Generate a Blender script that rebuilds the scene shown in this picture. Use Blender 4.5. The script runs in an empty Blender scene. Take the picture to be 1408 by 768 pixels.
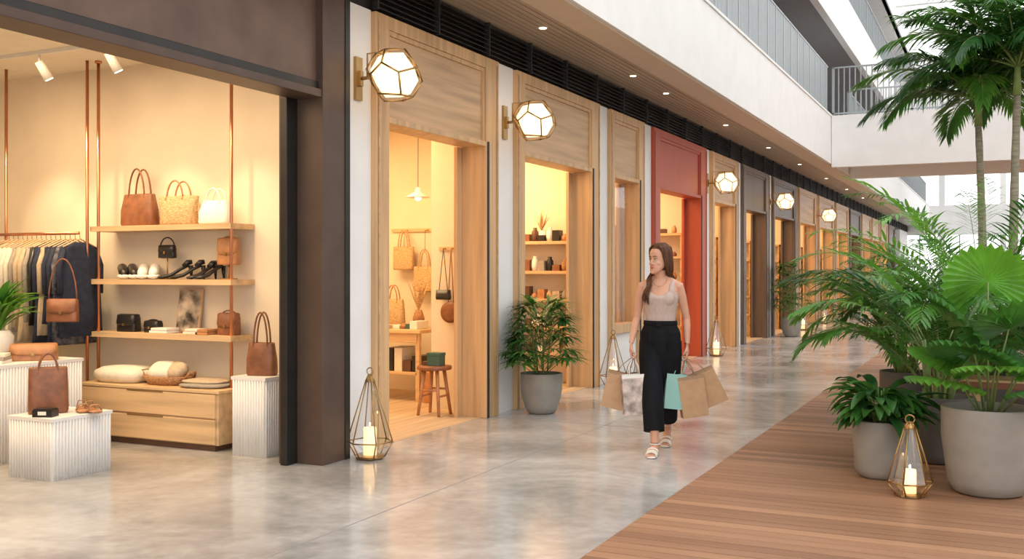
import bpy, math, random
from mathutils import Vector, Matrix
random.seed(7)
R=random.uniform
scene=bpy.context.scene
# ------------------------------------------------------------------ materials
def _new(name):
    m=bpy.data.materials.new(name); m.use_nodes=True
    nt=m.node_tree; b=nt.nodes['Principled BSDF']; return m,nt,b
def c4(c): return (min(1,max(0,c[0])),min(1,max(0,c[1])),min(1,max(0,c[2])),1)
def mat(name,col,rough=.5,metal=0,var=.1,scale=8,bump=0,emis=None,estr=0,stretch=(1,1,1),sss=0,detail=4,spec=.5):
    m,nt,b=_new(name); N=nt.nodes; L=nt.links
    tc=N.new('ShaderNodeTexCoord'); mp=N.new('ShaderNodeMapping'); nz=N.new('ShaderNodeTexNoise'); rp=N.new('ShaderNodeValToRGB')
    mp.inputs['Scale'].default_value=stretch; nz.inputs['Scale'].default_value=scale; nz.inputs['Detail'].default_value=detail
    L.new(tc.outputs['Object'],mp.inputs['Vector']); L.new(mp.outputs['Vector'],nz.inputs['Vector']); L.new(nz.outputs['Fac'],rp.inputs['Fac'])
    rp.color_ramp.elements[0].position=.3; rp.color_ramp.elements[1].position=.7
    rp.color_ramp.elements[0].color=c4([x*(1-var) for x in col]); rp.color_ramp.elements[1].color=c4([x*(1+var) for x in col])
    L.new(rp.outputs['Color'],b.inputs['Base Color'])
    b.inputs['Roughness'].default_value=rough; b.inputs['Metallic'].default_value=metal; b.inputs['Specular IOR Level'].default_value=spec
    if sss:
        b.inputs['Subsurface Weight'].default_value=sss; b.inputs['Subsurface Radius'].default_value=(.02,.008,.004); b.inputs['Subsurface Scale'].default_value=.3
    if emis: b.inputs['Emission Color'].default_value=c4(emis); b.inputs['Emission Strength'].default_value=estr
    if bump:
        bp=N.new('ShaderNodeBump'); bp.inputs['Strength'].default_value=bump; bp.inputs['Distance'].default_value=.01
        L.new(nz.outputs['Fac'],bp.inputs['Height']); L.new(bp.outputs['Normal'],b.inputs['Normal'])
    return m
def woodm(name,col,axis='z',rough=.45,var=.22,sc=14):
    st={'x':(.06,1,1),'y':(1,.06,1),'z':(1,1,.06)}[axis]
    return mat(name,col,rough,var=var,scale=sc,bump=.08,stretch=st,detail=8)
def glassm(name,fac=.12,tint=(1,1,1)):
    m,nt,b=_new(name); N=nt.nodes; L=nt.links
    t=N.new('ShaderNodeBsdfTransparent'); g=N.new('ShaderNodeBsdfGlossy'); mx=N.new('ShaderNodeMixShader')
    t.inputs['Color'].default_value=c4(tint); g.inputs['Roughness'].default_value=.03; mx.inputs['Fac'].default_value=fac
    L.new(t.outputs[0],mx.inputs[1]); L.new(g.outputs[0],mx.inputs[2]); L.new(mx.outputs[0],N['Material Output'].inputs['Surface'])
    return m
def concrete(name):
    m,nt,b=_new(name); N=nt.nodes; L=nt.links
    tc=N.new('ShaderNodeTexCoord')
    n1=N.new('ShaderNodeTexNoise'); n1.inputs['Scale'].default_value=.9; n1.inputs['Detail'].default_value=9; n1.inputs['Roughness'].default_value=.62; n1.inputs['Distortion'].default_value=.5
    n2=N.new('ShaderNodeTexNoise'); n2.inputs['Scale'].default_value=11; n2.inputs['Detail'].default_value=6
    L.new(tc.outputs['Object'],n1.inputs['Vector']); L.new(tc.outputs['Object'],n2.inputs['Vector'])
    r=N.new('ShaderNodeValToRGB'); e=r.color_ramp.elements
    e[0].position=.34; e[0].color=(.27,.262,.252,1); e[1].position=.66; e[1].color=(.56,.555,.545,1)
    x=e.new(.5); x.color=(.415,.407,.395,1)
    L.new(n1.outputs['Fac'],r.inputs['Fac'])
    mx=N.new('ShaderNodeMix'); mx.data_type='RGBA'; mx.blend_type='OVERLAY'; mx.inputs[0].default_value=.25
    L.new(r.outputs['Color'],mx.inputs[6]); L.new(n2.outputs['Fac'],mx.inputs[7]); L.new(mx.outputs[2],b.inputs['Base Color'])
    mr=N.new('ShaderNodeMapRange'); mr.inputs[3].default_value=.05; mr.inputs[4].default_value=.30
    L.new(n1.outputs['Fac'],mr.inputs[0]); L.new(mr.outputs[0],b.inputs['Roughness'])
    b.inputs['Specular IOR Level'].default_value=.8
    bp=N.new('ShaderNodeBump'); bp.inputs['Strength'].default_value=.03; bp.inputs['Distance'].default_value=.01
    L.new(n2.outputs['Fac'],bp.inputs['Height']); L.new(bp.outputs['Normal'],b.inputs['Normal'])
    return m
def deckm(name):
    m,nt,b=_new(name); N=nt.nodes; L=nt.links
    tc=N.new('ShaderNodeTexCoord'); mp=N.new('ShaderNodeMapping'); mp.inputs['Scale'].default_value=(.05,1,1)
    nz=N.new('ShaderNodeTexNoise'); nz.inputs['Scale'].default_value=22; nz.inputs['Detail'].default_value=7
    L.new(tc.outputs['Object'],mp.inputs['Vector']); L.new(mp.outputs['Vector'],nz.inputs['Vector'])
    geo=N.new('ShaderNodeNewGeometry'); ad=N.new('ShaderNodeMath'); ad.operation='MULTIPLY_ADD'; ad.inputs[1].default_value=.5
    L.new(geo.outputs['Random Per Island'],ad.inputs[0])
    ms=N.new('ShaderNodeMath'); ms.operation='MULTIPLY'; ms.inputs[1].default_value=.55; L.new(nz.outputs['Fac'],ms.inputs[0]); L.new(ms.outputs[0],ad.inputs[2])
    r=N.new('ShaderNodeValToRGB'); e=r.color_ramp.elements
    e[0].position=.15; e[0].color=(.19,.09,.048,1); e[1].position=.85; e[1].color=(.45,.245,.14,1)
    L.new(ad.outputs[0],r.inputs['Fac']); L.new(r.outputs['Color'],b.inputs['Base Color']); b.inputs['Roughness'].default_value=.45; b.inputs['Specular IOR Level'].default_value=.35
    bp=N.new('ShaderNodeBump'); bp.inputs['Strength'].default_value=.1; bp.inputs['Distance'].default_value=.01
    L.new(nz.outputs['Fac'],bp.inputs['Height']); L.new(bp.outputs['Normal'],b.inputs['Normal'])
    return m
M={}
M['concrete']=concrete('polished_concrete'); M['deck']=deckm('deck_boards')
M['white']=mat('white_plaster',(.79,.78,.76),.7,var=.03,scale=3,bump=.04)
M['warmwall']=mat('cream_limewash',(.82,.70,.53),.8,var=.06,scale=2,bump=.05)
M['ceil']=mat('shop_ceiling',(.82,.74,.60),.8,var=.03)
M['oak']=woodm('pale_oak',(.58,.36,.18),'z'); M['oakh']=woodm('pale_oak_panel',(.54,.34,.18),'y'); M['oakx']=woodm('pale_oak_shelf',(.64,.43,.235),'x')
M['oakfl']=woodm('oak_floor',(.56,.41,.26),'y')
M['bronze']=mat('dark_bronze',(.10,.066,.05),.45,metal=.2,var=.12,scale=4,spec=.35)
M['bronze2']=mat('bronze_panel',(.155,.10,.075),.48,metal=.2,var=.2,scale=3,bump=.03,spec=.35)
M['black']=mat('black_metal',(.025,.022,.02),.4,metal=.3,var=.2)
M['red']=woodm('terracotta_paint',(.43,.07,.028),'z',var=.1); M['brown']=woodm('walnut_paint',(.13,.08,.05),'z')
M['louver']=mat('louver_metal',(.04,.038,.036),.5,metal=.4,var=.1)
M['soffit']=woodm('soffit_boards',(.42,.33,.255),'y',.5,var=.12); M['beige']=mat('beige_edge',(.62,.50,.40),.6,var=.03)
M['grail']=mat('grey_railing',(.36,.39,.40),.45,metal=.3,var=.05)
M['dark']=mat('dark_grey_soffit',(.26,.25,.245),.6,var=.08)
M['copper']=mat('copper',(.62,.27,.15),.28,metal=.95,var=.08); M['brass']=mat('brass',(.42,.26,.10),.32,metal=.85,var=.1)
M['glass']=glassm('clear_glass'); M['winglass']=glassm('window_glass',.1)
M['lampglow']=mat('opal_glass_lit',(1,.9,.72),.3,var=.02,emis=(1,.70,.38),estr=1.9)
M['bulb']=mat('bulb_lit',(1,.9,.7),.3,var=.01,emis=(1,.8,.5),estr=9)
M['candle']=mat('candle_wax',(.9,.75,.5),.5,var=.04,emis=(1,.62,.28),estr=1.6)
M['plinth']=mat('white_plinth',(.78,.76,.73),.6,var=.02)
M['leather']=mat('brown_leather',(.24,.09,.04),.42,var=.25,scale=14,bump=.1); M['tan']=mat('tan_leather',(.46,.21,.09),.45,var=.2,scale=14,bump=.1)
M['dleather']=mat('dark_leather',(.11,.05,.028),.4,var=.2); M['blk']=mat('black_leather',(.015,.014,.014),.35,var=.2)
M['straw']=mat('woven_straw',(.58,.38,.19),.8,var=.38,scale=45,bump=.5,stretch=(1,1,2.5)); M['wicker']=mat('wicker',(.38,.19,.08),.7,var=.4,scale=60,bump=.6)
M['cream']=mat('cream_fabric',(.74,.67,.55),.9,var=.06,scale=30,bump=.2); M['whitel']=mat('white_leather',(.80,.77,.71),.45,var=.03)
M['navy']=mat('navy_fabric',(.022,.03,.06),.85,var=.3,scale=20,bump=.2); M['greyf']=mat('grey_fabric',(.34,.30,.25),.9,var=.1,scale=30,bump=.2)
M['beigef']=mat('beige_fabric',(.52,.40,.27),.9,var=.1,scale=30,bump=.2); M['pattern']=mat('patterned_fabric',(.10,.10,.12),.8,var=.9,scale=22,bump=.1)
M['green']=mat('green_box',(.05,.12,.09),.6,var=.1); M['teal']=mat('teal_paper',(.27,.48,.43),.7,var=.06)
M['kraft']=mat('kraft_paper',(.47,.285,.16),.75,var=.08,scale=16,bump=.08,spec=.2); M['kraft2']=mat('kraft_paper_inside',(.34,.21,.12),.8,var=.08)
M['art']=mat('art_print',(.45,.36,.27),.6,var=.95,scale=9); M['pastel']=mat('pastel_print_paper',(.52,.42,.37),.6,var=.65,scale=11)
M['potc']=mat('stone_pot',(.30,.275,.24),.75,var=.12,scale=6,bump=.12); M['potd']=mat('dark_stone_pot',(.15,.14,.13),.75,var=.12,scale=6,bump=.12)
M['soil']=mat('soil',(.06,.04,.028),.95,var=.5,scale=40,bump=.6)
M['trunk']=mat('palm_trunk',(.30,.27,.20),.9,var=.3,scale=10,bump=.4,stretch=(1,1,5)); M['stem']=mat('green_stem',(.20,.28,.08),.6,var=.2)
def leafm(name,col,rough=.36):
    m=mat(name,col,rough,var=.45,scale=5,detail=2); b=m.node_tree.nodes['Principled BSDF']
    N=m.node_tree.nodes; L=m.node_tree.links; tr=N.new('ShaderNodeBsdfTranslucent'); tr.inputs['Color'].default_value=c4([col[0]*2.2,col[1]*1.9,col[2]*1.2]); mx=N.new('ShaderNodeMixShader'); mx.inputs[0].default_value=.28
    L.new(b.outputs[0],mx.inputs[1]); L.new(tr.outputs[0],mx.inputs[2]); L.new(mx.outputs[0],N['Material Output'].inputs['Surface']); return m
M['leafd']=leafm('dark_leaf',(.025,.10,.022)); M['leafm']=leafm('palm_leaf',(.05,.17,.032)); M['leafb']=leafm('bright_leaf',(.11,.30,.035)); M['leafy']=leafm('areca_leaf',(.08,.235,.035))
M['skin']=mat('skin',(.60,.32,.21),.48,var=.04,scale=12,sss=.05,spec=.35); M['hair']=mat('brown_hair',(.10,.040,.018),.5,var=.6,scale=60,stretch=(1,1,.08),spec=.22)
M['lips']=mat('lips',(.46,.11,.09),.4,var=.05); M['eyew']=mat('eye_white',(.7,.68,.65),.3,var=.01); M['iris']=mat('eye_iris',(.04,.02,.012),.2,var=.1)
M['brow']=mat('eyebrow',(.06,.03,.018),.7,var=.2)
M['top']=mat('ribbed_knit',(.50,.385,.33),.85,var=.08,scale=90,bump=.25,stretch=(1,1,.05),spec=.2); M['trouser']=mat('black_trousers',(.008,.008,.010),.8,var=.3,scale=10,bump=.15,stretch=(1,1,.3),spec=.15)
M['sandal']=mat('white_sandal',(.78,.72,.64),.45,var=.03)
# ------------------------------------------------------------------ mesh builder
class MB:
    def __init__(s): s.V=[];s.F=[];s.I=[];s.S=[];s.m=[];s.X=Matrix.Identity(4)
    def mi(s,k):
        if k not in s.m: s.m.append(k)
        return s.m.index(k)
    def add(s,v,f,k,sm=False):
        o=len(s.V); X=s.X; s.V+= [tuple(X@Vector(p)) for p in v]; i=s.mi(k)
        for q in f: s.F.append([a+o for a in q]); s.I.append(i); s.S.append(sm)
    def box(s,x0,x1,y0,y1,z0,z1,k):
        s.add([(x0,y0,z0),(x1,y0,z0),(x1,y1,z0),(x0,y1,z0),(x0,y0,z1),(x1,y0,z1),(x1,y1,z1),(x0,y1,z1)],
              [(0,3,2,1),(4,5,6,7),(0,1,5,4),(1,2,6,5),(2,3,7,6),(3,0,4,7)],k)
    def cbox(s,c,d,k): s.box(c[0]-d[0]/2,c[0]+d[0]/2,c[1]-d[1]/2,c[1]+d[1]/2,c[2]-d[2]/2,c[2]+d[2]/2,k)
    def tube(s,P,r,k,n=8,flat=1,up=None,sm=True):
        P=[Vector(p) for p in P]
        if not hasattr(r,'__len__'): r=[r]*len(P)
        V=[];F=[];N=None
        for i,p in enumerate(P):
            t=(P[min(i+1,len(P)-1)]-P[max(i-1,0)]).normalized()
            if N is None:
                a=Vector(up) if up else (Vector((0,0,1)) if abs(t.z)<.9 else Vector((1,0,0)))
                N=(a-t*a.dot(t)).normalized()
            else:
                N=(N-t*N.dot(t)).normalized()
            B=t.cross(N)
            for j in range(n):
                a=2*math.pi*j/n; V.append(p+N*(math.cos(a)*r[i]*flat)+B*(math.sin(a)*r[i]))
            if i:
                for j in range(n): F.append(((i-1)*n+j,(i-1)*n+(j+1)%n,i*n+(j+1)%n,i*n+j))
        F.append(tuple(range(n-1,-1,-1))); F.append(tuple(range((len(P)-1)*n,len(P)*n)))
        s.add(V,F,k,sm)
    def rings(s,rs,k,n=24,e=2.0,sm=True,cap=True,wob=None):
        V=[];F=[]
        for i,(cx,cy,z,rx,ry) in enumerate(rs):
            for j in range(n):
                a=2*math.pi*j/n; ca,sa=math.cos(a),math.sin(a)
                f=1+(wob(a,i) if wob else 0)
                V.append((cx+rx*f*math.copysign(abs(ca)**(2/e),ca),cy+ry*f*math.copysign(abs(sa)**(2/e),sa),z))
            if i:
                for j in range(n): F.append(((i-1)*n+j,(i-1)*n+(j+1)%n,i*n+(j+1)%n,i*n+j))
        if cap: F.append(tuple(range(n-1,-1,-1))); F.append(tuple(range((len(rs)-1)*n,len(rs)*n)))
        s.add(V,F,k,sm)
    def rev(s,cx,cy,pr,k,n=28,sm=True): s.rings([(cx,cy,z,r,r) for r,z in pr],k,n,sm=sm)
    def ball(s,c,r,k,nu=14,nv=9):
        if not hasattr(r,'__len__'): r=(r,r,r)
        s.rings([(c[0],c[1],c[2]-r[2]*math.cos(math.pi*i/nv),max(1e-4,r[0]*math.sin(math.pi*i/nv)),max(1e-4,r[1]*math.sin(math.pi*i/nv))) for i in range(nv+1)],k,nu)
    def finish(s,name,bevel=0,remesh=0,smooth=0):
        me=bpy.data.meshes.new(name); me.from_pydata(s.V,[],s.F)
        for k in s.m: me.materials.append(M[k])
        me.polygons.foreach_set('material_index',s.I); me.polygons.foreach_set('use_smooth',s.S); me.update()
        o=bpy.data.objects.new(name,me); scene.collection.objects.link(o)
        if remesh: d=o.modifiers.new('r','REMESH'); d.mode='VOXEL'; d.voxel_size=remesh; d.use_smooth_shade=True
        if smooth: d=o.modifiers.new('m','SMOOTH'); d.factor=.5; d.iterations=smooth
        if bevel: d=o.modifiers.new('b','BEVEL'); d.width=bevel; d.segments=2; d.limit_method='ANGLE'
        return o
def XF(x=0,y=0,z=0,rz=0,rx=0,ry=0): return Matrix.Translation((x,y,z))@Matrix.Rotation(rz,4,'Z')@Matrix.Rotation(ry,4,'Y')@Matrix.Rotation(rx,4,'X')
def parent(name,kids):
    e=bpy.data.objects.new(name,None); scene.collection.objects.link(e)
    for k in kids: k.parent=e
    return e
# ------------------------------------------------------------------ shell
b=MB(); b.box(-10,-1.9,-4,64,-.1,0,'concrete'); b.box(-1.9,11,34,64,-.1,0,'concrete'); b.finish('floor')
b=MB()
b.box(-3.35,-3.342,-4,60,0,.0012,'dark')
for y in (3,9,15,21,27,33): b.box(-4.6,-1.92,y,y+.008,0,.0012,'dark')
b.finish('trim_1')
b=MB(); y=-3.0
while y<34: b.box(-1.9,11,y,y+.104,-.05,.008,'deck'); y+=.11
b.box(-1.9,11,-3,34,-.12,-.03,'black')
b.finish('floor_deck')
XW=-4.6
cols=[(6.55,6.95),(9.19,9.62),(12.07,12.46),(13.86,14.30),(17.26,17.6),(19.62,19.99),(22.56,22.96),(25.8,26.2),(28.9,29.3),(32.2,32.6),(35.5,35.9),(38.8,39.2),(42.1,42.5),(45.4,45.8),(48.7,49.1),(52,52.4),(55.3,60)]
b=MB()
for i,(a,c) in enumerate(cols): b.box(-4.8,XW,a,c,0,3.56,'white')
b.box(-4.8,XW,-4,-.6,0,3.56,'white')
b.box(-4.8,XW-.02,6.55,60,3.56,3.9,'black'); b.box(-4.8,XW-.02,-4,6.55,3.56,3.9,'bronze')
b.finish('wall_left')
b=MB()
for i in range(7):
    z=3.585+i*.045
    b.add([(-4.6,6.97,z+.02),(-4.55,6.97,z),(-4.55,60,z),(-4.6,60,z+.02),(-4.6,6.97,z+.026),(-4.55,6.97,z+.006),(-4.55,60,z+.006),(-4.6,60,z+.026)],[(0,1,2,3),(7,6,5,4),(0,4,5,1),(2,6,7,3),(1,5,6,2)],'louver')
for i in range(53): b.box(-4.6,-4.545,6.97+i,6.99+i,3.57,3.9,'louver')
b.finish('ventilation_louver')
b=MB()
b.box(-9.6,-4.8,6.80,6.95,0,3.4,'warmwall'); b.box(-9.7,-9.6,-2,6.95,0,3.4,'warmwall'); b.box(-9.7,-4.8,-2.1,-2,0,3.4,'warmwall')
b.finish('wall_shop')
b=MB(); b.box(-9.6,-4.8,-2,6.8,3.3,3.4,'ceil'); b.box(-8.1,-4.8,6.95,60,3.2,3.3,'ceil'); b.finish('ceiling_shop')
b=MB(); b.box(-8.2,-8.1,6.95,60,0,3.3,'warmwall')
b.box(-8.1,-5.3,10.6,10.7,0,3.2,'warmwall'); b.box(-5.4,-5.3,9.3,10.6,0,3.2,'warmwall'); b.box(-5.3,-4.8,9.3,9.4,0,3.2,'warmwall')
for a,c in cols[2:]: 
    mid=(a+c)/2; b.box(-8.1,-4.8,mid-.05,min(mid+.05,60),0,3.2,'warmwall')
b.finish('wall_back')
b=MB(); b.box(-8.1,-4.62,6.96,55,0,.006,'oakfl'); b.finish('floor_shop')
b=MB()
b.box(-4.78,-4.54,6.22,6.55,0,3.9,'bronze'); b.box(-4.70,-4.53,6.50,6.56,0,3.9,'black')
b.box(-4.78,-4.60,-.6,6.22,2.86,3.9,'bronze2'); b.box(-4.80,-4.55,-.6,6.22,2.74,2.80,'bronze'); b.box(-4.74,-4.58,-.6,6.22,2.80,2.86,'black')
b.box(-4.60,-4.56,-.6,6.22,3.62,3.68,'black')
b.box(-4.84,-4.78,6.10,6.22,0,2.74,'black'); b.box(-4.9,-4.80,6.16,6.55,0,2.8,'bronze')
b.box(-4.78,-4.54,-.6,-.3,0,3.9,'bronze')
b.finish('door_1',bevel=.004)
def frame(n,y0,y1,head,k,kp,window=False,jw=.2,deep=.28):
    b=MB(); s=jw; xf=-4.55
    b.box(-4.6-deep+.06,xf,y0,y0+s,0,3.55,k); b.box(-4.6-deep+.06,xf,y1-s-.08,y1,0,3.55,k)
    b.box(-4.72,-4.585,y0+s,y1-s-.08,head,3.45,kp)
    b.box(-4.6-.1,xf,y0+s,y1-s-.08,3.44,3.55,k); b.box(-4.82,xf,y0+s,y1-s-.08,head-.05,head,k)
    ya,yb=y0+s,y1-s-.08
    b.box(-4.59,-4.565,ya,yb,3.40,3.44,k); b.box(-4.59,-4.565,ya,ya+.035,head,3.4,k); b.box(-4.59,-4.565,yb-.035,yb,head,3.4,k)
    b.box(-4.548,-4.54,y0+.03,y0+.05,0,3.5,kp); b.box(-4.548,-4.54,y1-.05,y1-.03,0,3.5,kp)
    b.box(xf-.035,xf+.012,yb+.02,yb+.05,0,head,'black')
    b.box(-4.86,-4.82,yb-.10,yb+.1,0,head-.05,k)
    if window:
        b.box(-4.72,xf,ya,yb,.62,.74,k); b.box(-4.74,-4.6,ya,yb,0,.62,'white'); b.box(-4.66,-4.655,ya,yb,.74,head-.05,'winglass')
    b.finish(('window_' if window else 'door_')+str(n),bevel=.004)
frame(2,6.95,9.19,2.72,'oak','oakh')
frame(3,9.62,12.07,2.72,'oak','oakh')
frame(1,12.46,13.86,2.72,'oak','oakh',True,jw=.16)
frame(5,14.30,17.26,2.72,'red','red',jw=.3)
frame(6,17.6,19.62,2.72,'oak','oakh'); frame(7,19.99,22.56,2.72,'brown','brown',jw=.3); frame(8,22.96,25.8,2.72,'brown','brown')
for i in range(7,15):
    frame(i+2,cols[i][1],cols[i+1][0],2.72,['oak','oak','brown','oak'][i%4],['oakh','oakh','brown','oakh'][i%4])
b=MB(); x=-4.6
while x<-3.86: b.box(x+.004,x+.066,-4,60,3.90,3.93,'soffit'); x+=.07
b.box(-4.8,-3.5,-4,60,3.93,4.0,'dark')
b.finish('ceiling')
b=MB(); b.box(-3.85,-3.5,-4,60,3.86,3.94,'beige'); b.box(-3.62,-3.46,-4,60,3.88,4.97,'white'); b.box(-3.64,-3.44,-4,60,4.95,4.99,'white'); b.finish('trim_2')
b=MB()
for y in (6.6,9.4,12.2,13.6,17,20.5,24,28,32,36): 
    b.rev(-4.16,y,[(.055,3.897),(.055,3.91)],'white',20); b.rev(-4.16,y,[(.036,3.893),(.036,3.9)],'bulb',16)
b.finish('recessed_downlight')
b=MB()
b.box(-8,-3.5,-4,60,4.0,4.15,'dark'); b.box(-6.6,-6.5,-4,60,4.15,7.2,'white'); b.box(-8,-3.5,-4,60,7.2,7.3,'dark'); b.box(-3.62,-3.46,-4,60,7.15,8.3,'white')
b.box(-3.62,-3.46,-4,60,10.6,11.6,'white'); b.box(-6.6,-6.5,-4,60,7.3,10.6,'white'); b.box(-8,-3.5,-4,60,10.6,10.7,'white')
b.finish('wall_upper')
def railing(name,p0,p1,z0,z1,step,k='grail',w0=.011):
    b=MB(); p0=Vector(p0);p1=Vector(p1); L=(p1-p0).length; d=(p1-p0)/L; n=int(L/step)
    for i in range(n+1):
        p=p0+d*(i*step); w=w0 if i%14 else .025
        b.box(p.x-w,p.x+w,p.y-w,p.y+w,z0,z1,k)
    for z in (z0+.04,z1-.02):
        a=p0;c=p1; b.box(min(a.x,c.x)-.025,max(a.x,c.x)+.025,min(a.y,c.y)-.025,max(a.y,c.y)+.025,z,z+.03,k)
    b.finish(name)
railing('balcony_railing',(-3.54,4,0),(-3.54,23.9,0),4.99,6.07,.05,w0=.016)
railing('balcony_railing',(-3.54,27.5,0),(-3.54,58,0),4.99,6.07,.11)
railing('balcony_railing',(-3.54,18,0),(-3.54,58,0),8.3,9.35,.12)
railing('bridge_railing',(-3.43,24.1,0),(9.5,24.1,0),4.97,6.07,.12)
railing('bridge_railing',(-3.43,27.2,0),(9.5,27.2,0),4.97,6.07,.12)
b=MB(); b.box(-3.45,9.95,24,24.2,3.80,4.97,'white'); b.box(-3.45,9.95,27.1,27.3,3.80,4.97,'white'); b.box(-3.45,9.95,24.2,27.1,4.1,4.4,'white'); b.finish('footbridge')
b=MB(); b.box(-3.45,9.95,40,40.2,7.2,8.4,'white'); b.box(-3.45,9.95,43,43.2,7.2,8.4,'white'); b.box(-3.45,9.95,40.2,43,7.5,7.7,'white'); b.finish('footbridge')
b=MB(); 
for y in range(16,60,6): b.box(-3.5,10,y,y+.25,11.2,11.6,'white')
for x in (0,3.5,7): b.box(x,x+.12,10,60,11.6,11.8,'white')
b.finish('skylight_beams')
b=MB(); b.box(-10,10,60,60.3,3.4,5,'white'); b.box(-10,10,60,60.3,7,8.2,'white'); b.box(-10,10,60,60.3,0,.3,'white')
for x in range(-9,10,3): b.box(x,x+.3,60,60.3,5,7,'white'); b.box(x,x+.3,60,60.3,.3,3.4,'white')
for x in range(-9,10): b.box(x,x+.06,60.1,60.2,.3,3.4,'grail')
b.finish('wall_end')
b=MB(); b.box(10,10.3,-4,60,0,5,'white'); b.box(10,10.3,-4,60,7.2,8.4,'white'); b.finish('wall_right')
# ------------------------------------------------------------------ lamps
def edges_tube(b,P,E,r,k):
    for i,j in E: b.tube([P[i],P[j]],r,k,6)
def walllamp(y):
    b=MB(); cx,cz=-4.25,2.97
    b.box(-4.6,-4.575,y-.045,y+.045,cz-.17,cz+.17,'brass'); b.box(-4.575,-4.55,y-.02,y+.02,cz-.06,cz+.06,'brass')
    b.tube([(-4.56,y,cz),(-4.46,y,cz)],.014,'brass'); 
    X=XF(cx,y,cz,rz=math.radians(-35),rx=math.radians(62),ry=math.radians(12))
    P=[];F=[]
    n=5
    for (r,z,o) in ((.12,.185,0),(.212,.062,0),(.212,-.062,.5),(.12,-.185,.5)):
        for j in range(n): a=2*math.pi*(j+o)/n; P.append(Vector((r*math.cos(a),r*math.sin(a),z)))
    E=[]
    for j in range(n):
        E+=[(j,(j+1)%n),(15+j,15+(j+1)%n),(j,5+j),(10+j,15+j),(5+j,10+j),(5+(j+1)%n,10+j)]
        F+=[(j,5+j,10+j,5+(j+1)%n,(j+1)%n),(15+j,15+(j+1)%n,10+(j+1)%n,5+(j+1)%n,10+j)]
    F+=[(4,3,2,1,0)[::-1],(15,16,17,18,19)[::-1]]
    b.X=X; b.add([p*.86 for p in P],F,'lampglow'); edges_tube(b,P,E,.008,'brass')
    b.X=Matrix.Identity(4)
    b.tube([(-4.46,y,cz),(-4.44,y,cz)],.03,'brass'); b.tube([(-4.5,y,cz+.0),(-4.5,y,cz+.19),(-4.3,y,cz+.19)],.008,'brass')
    b.finish('wall_lantern')
for y in (6.75,9.40,17.43,22.76,29.1): walllamp(y)
def lantern(x,y,h=.68,rw=.18):
    b=MB(); n=6; s=h/.68; P=[]
    lv=[(.115*rw/.18,.02),(rw,.13*s),(.035,.58*s),(.012,.63*s)]
    for r,z in lv:
        for j in range(n): a=2*math.pi*(j+.3)/n; P.append((x+r*math.cos(a),y+r*math.sin(a),z))
    E=[];F=[]
    for l in range(4):
        for j in range(n):
            E.append((l*n+j,l*n+(j+1)%n))
            if l<3: E.append((l*n+j,(l+1)*n+j)); F.append((l*n+j,l*n+(j+1)%n,(l+1)*n+(j+1)%n,(l+1)*n+j))
    b.add(P,F[:12],'glass'); b.add(P,F[12:],'brass'); edges_tube(b,P,E,.0055,'brass')
    r0=lv[0][0]; b.rev(x,y,[(r0*.9,.008 if x>-1.9 else 0),(r0*1.05,.012),(r0*1.05,.026),(r0*.5,.03)],'brass',6,sm=False)
    ring=[(x+.028*math.cos(a),y,.655*s+.028*math.sin(a)) for a in [i*math.pi/6 for i in range(13)]]
    b.tube(ring,.0045,'brass',6)
    cr=.050*rw/.18; b.rev(x,y,[(cr,.03),(cr,.22*s),(cr*.93,.235*s),(cr*.5,.225*s)],'candle',20)
    b.tube([(x,y,.22*s),(x,y,.245*s)],.002,'black'); b.ball((x,y,.258*s),(.006,.006,.014),'bulb')
    b.finish('floor_lantern')
for p in ((-4.39,6.62,.70,.18),(-4.39,12.1,.70,.17),(-4.36,17.15,.68,.17),(-4.36,25.6,.68,.17),(-4.36,29.0,.68,.17),(-.52,6.98,.52,.14)): lantern(*p)
# ------------------------------------------------------------------ plants
def blade(b,p,d,L,w,k,droop=.4,up=Vector((0,0,1))):
    d=d.normalized(); side=d.cross(up)
    if side.length<1e-3: side=Vector((1,0,0))
    side.normalize(); V=[p];F=[]
    q=p.copy(); dd=d.copy()
    for i,ww in ((1,.9),(2,.85),(3,.5)):
        dd=(dd+Vector((0,0,-droop*.33))).normalized(); q=q+dd*(L/4)
        V+= [q+side*w*ww,q-side*w*ww]
    dd=(dd+Vector((0,0,-droop*.33))).normalized(); V.append(q+dd*(L/4))
    b.add(V,[(0,1,2),(1,3,4,2),(3,5,6,4),(5,7,6)],k)
def frond(b,base,az,el,L,droop,nl,ll,lw,k,ks='stem',r=.006,bare=.2,ldroop=.5,angle=.9):
    p=Vector(base); P=[p.copy()]; e=el; n=14
    for i in range(n):
        d=Vector((math.cos(az)*math.cos(e),math.sin(az)*math.cos(e),math.sin(e))); p=p+d*(L/n); P.append(p.copy()); e-=droop/n*(.5+1.2*i/n)
    b.tube(P,[r*(1-.8*i/n) for i in range(n+1)],ks,5)
    for i in range(nl):
        t=bare+(1-bare)*i/(nl-1); f=min(t*n,n-1e-3); j=int(f); q=P[j].lerp(P[j+1],f-j); d=(P[j+1]-P[j]).normalized()
        side=d.cross(Vector((0,0,1)))
        if side.length<1e-3: side=Vector((math.sin(az),-math.cos(az),0))
        side.normalize(); u=side.cross(d)
        l=ll*(.35+.65*math.sin(math.pi*min(1,(t-bare)/(1-bare)*.78+.2)))*R(.85,1.1)
        mix=angle*(1-.55*(i/nl))
        for sg in (-1,1):
            blade(b,q,side*sg*mix+d*(1.15-mix*.6)+u*R(.1,.35),l,lw,k,ldroop*R(.6,1.3))
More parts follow.
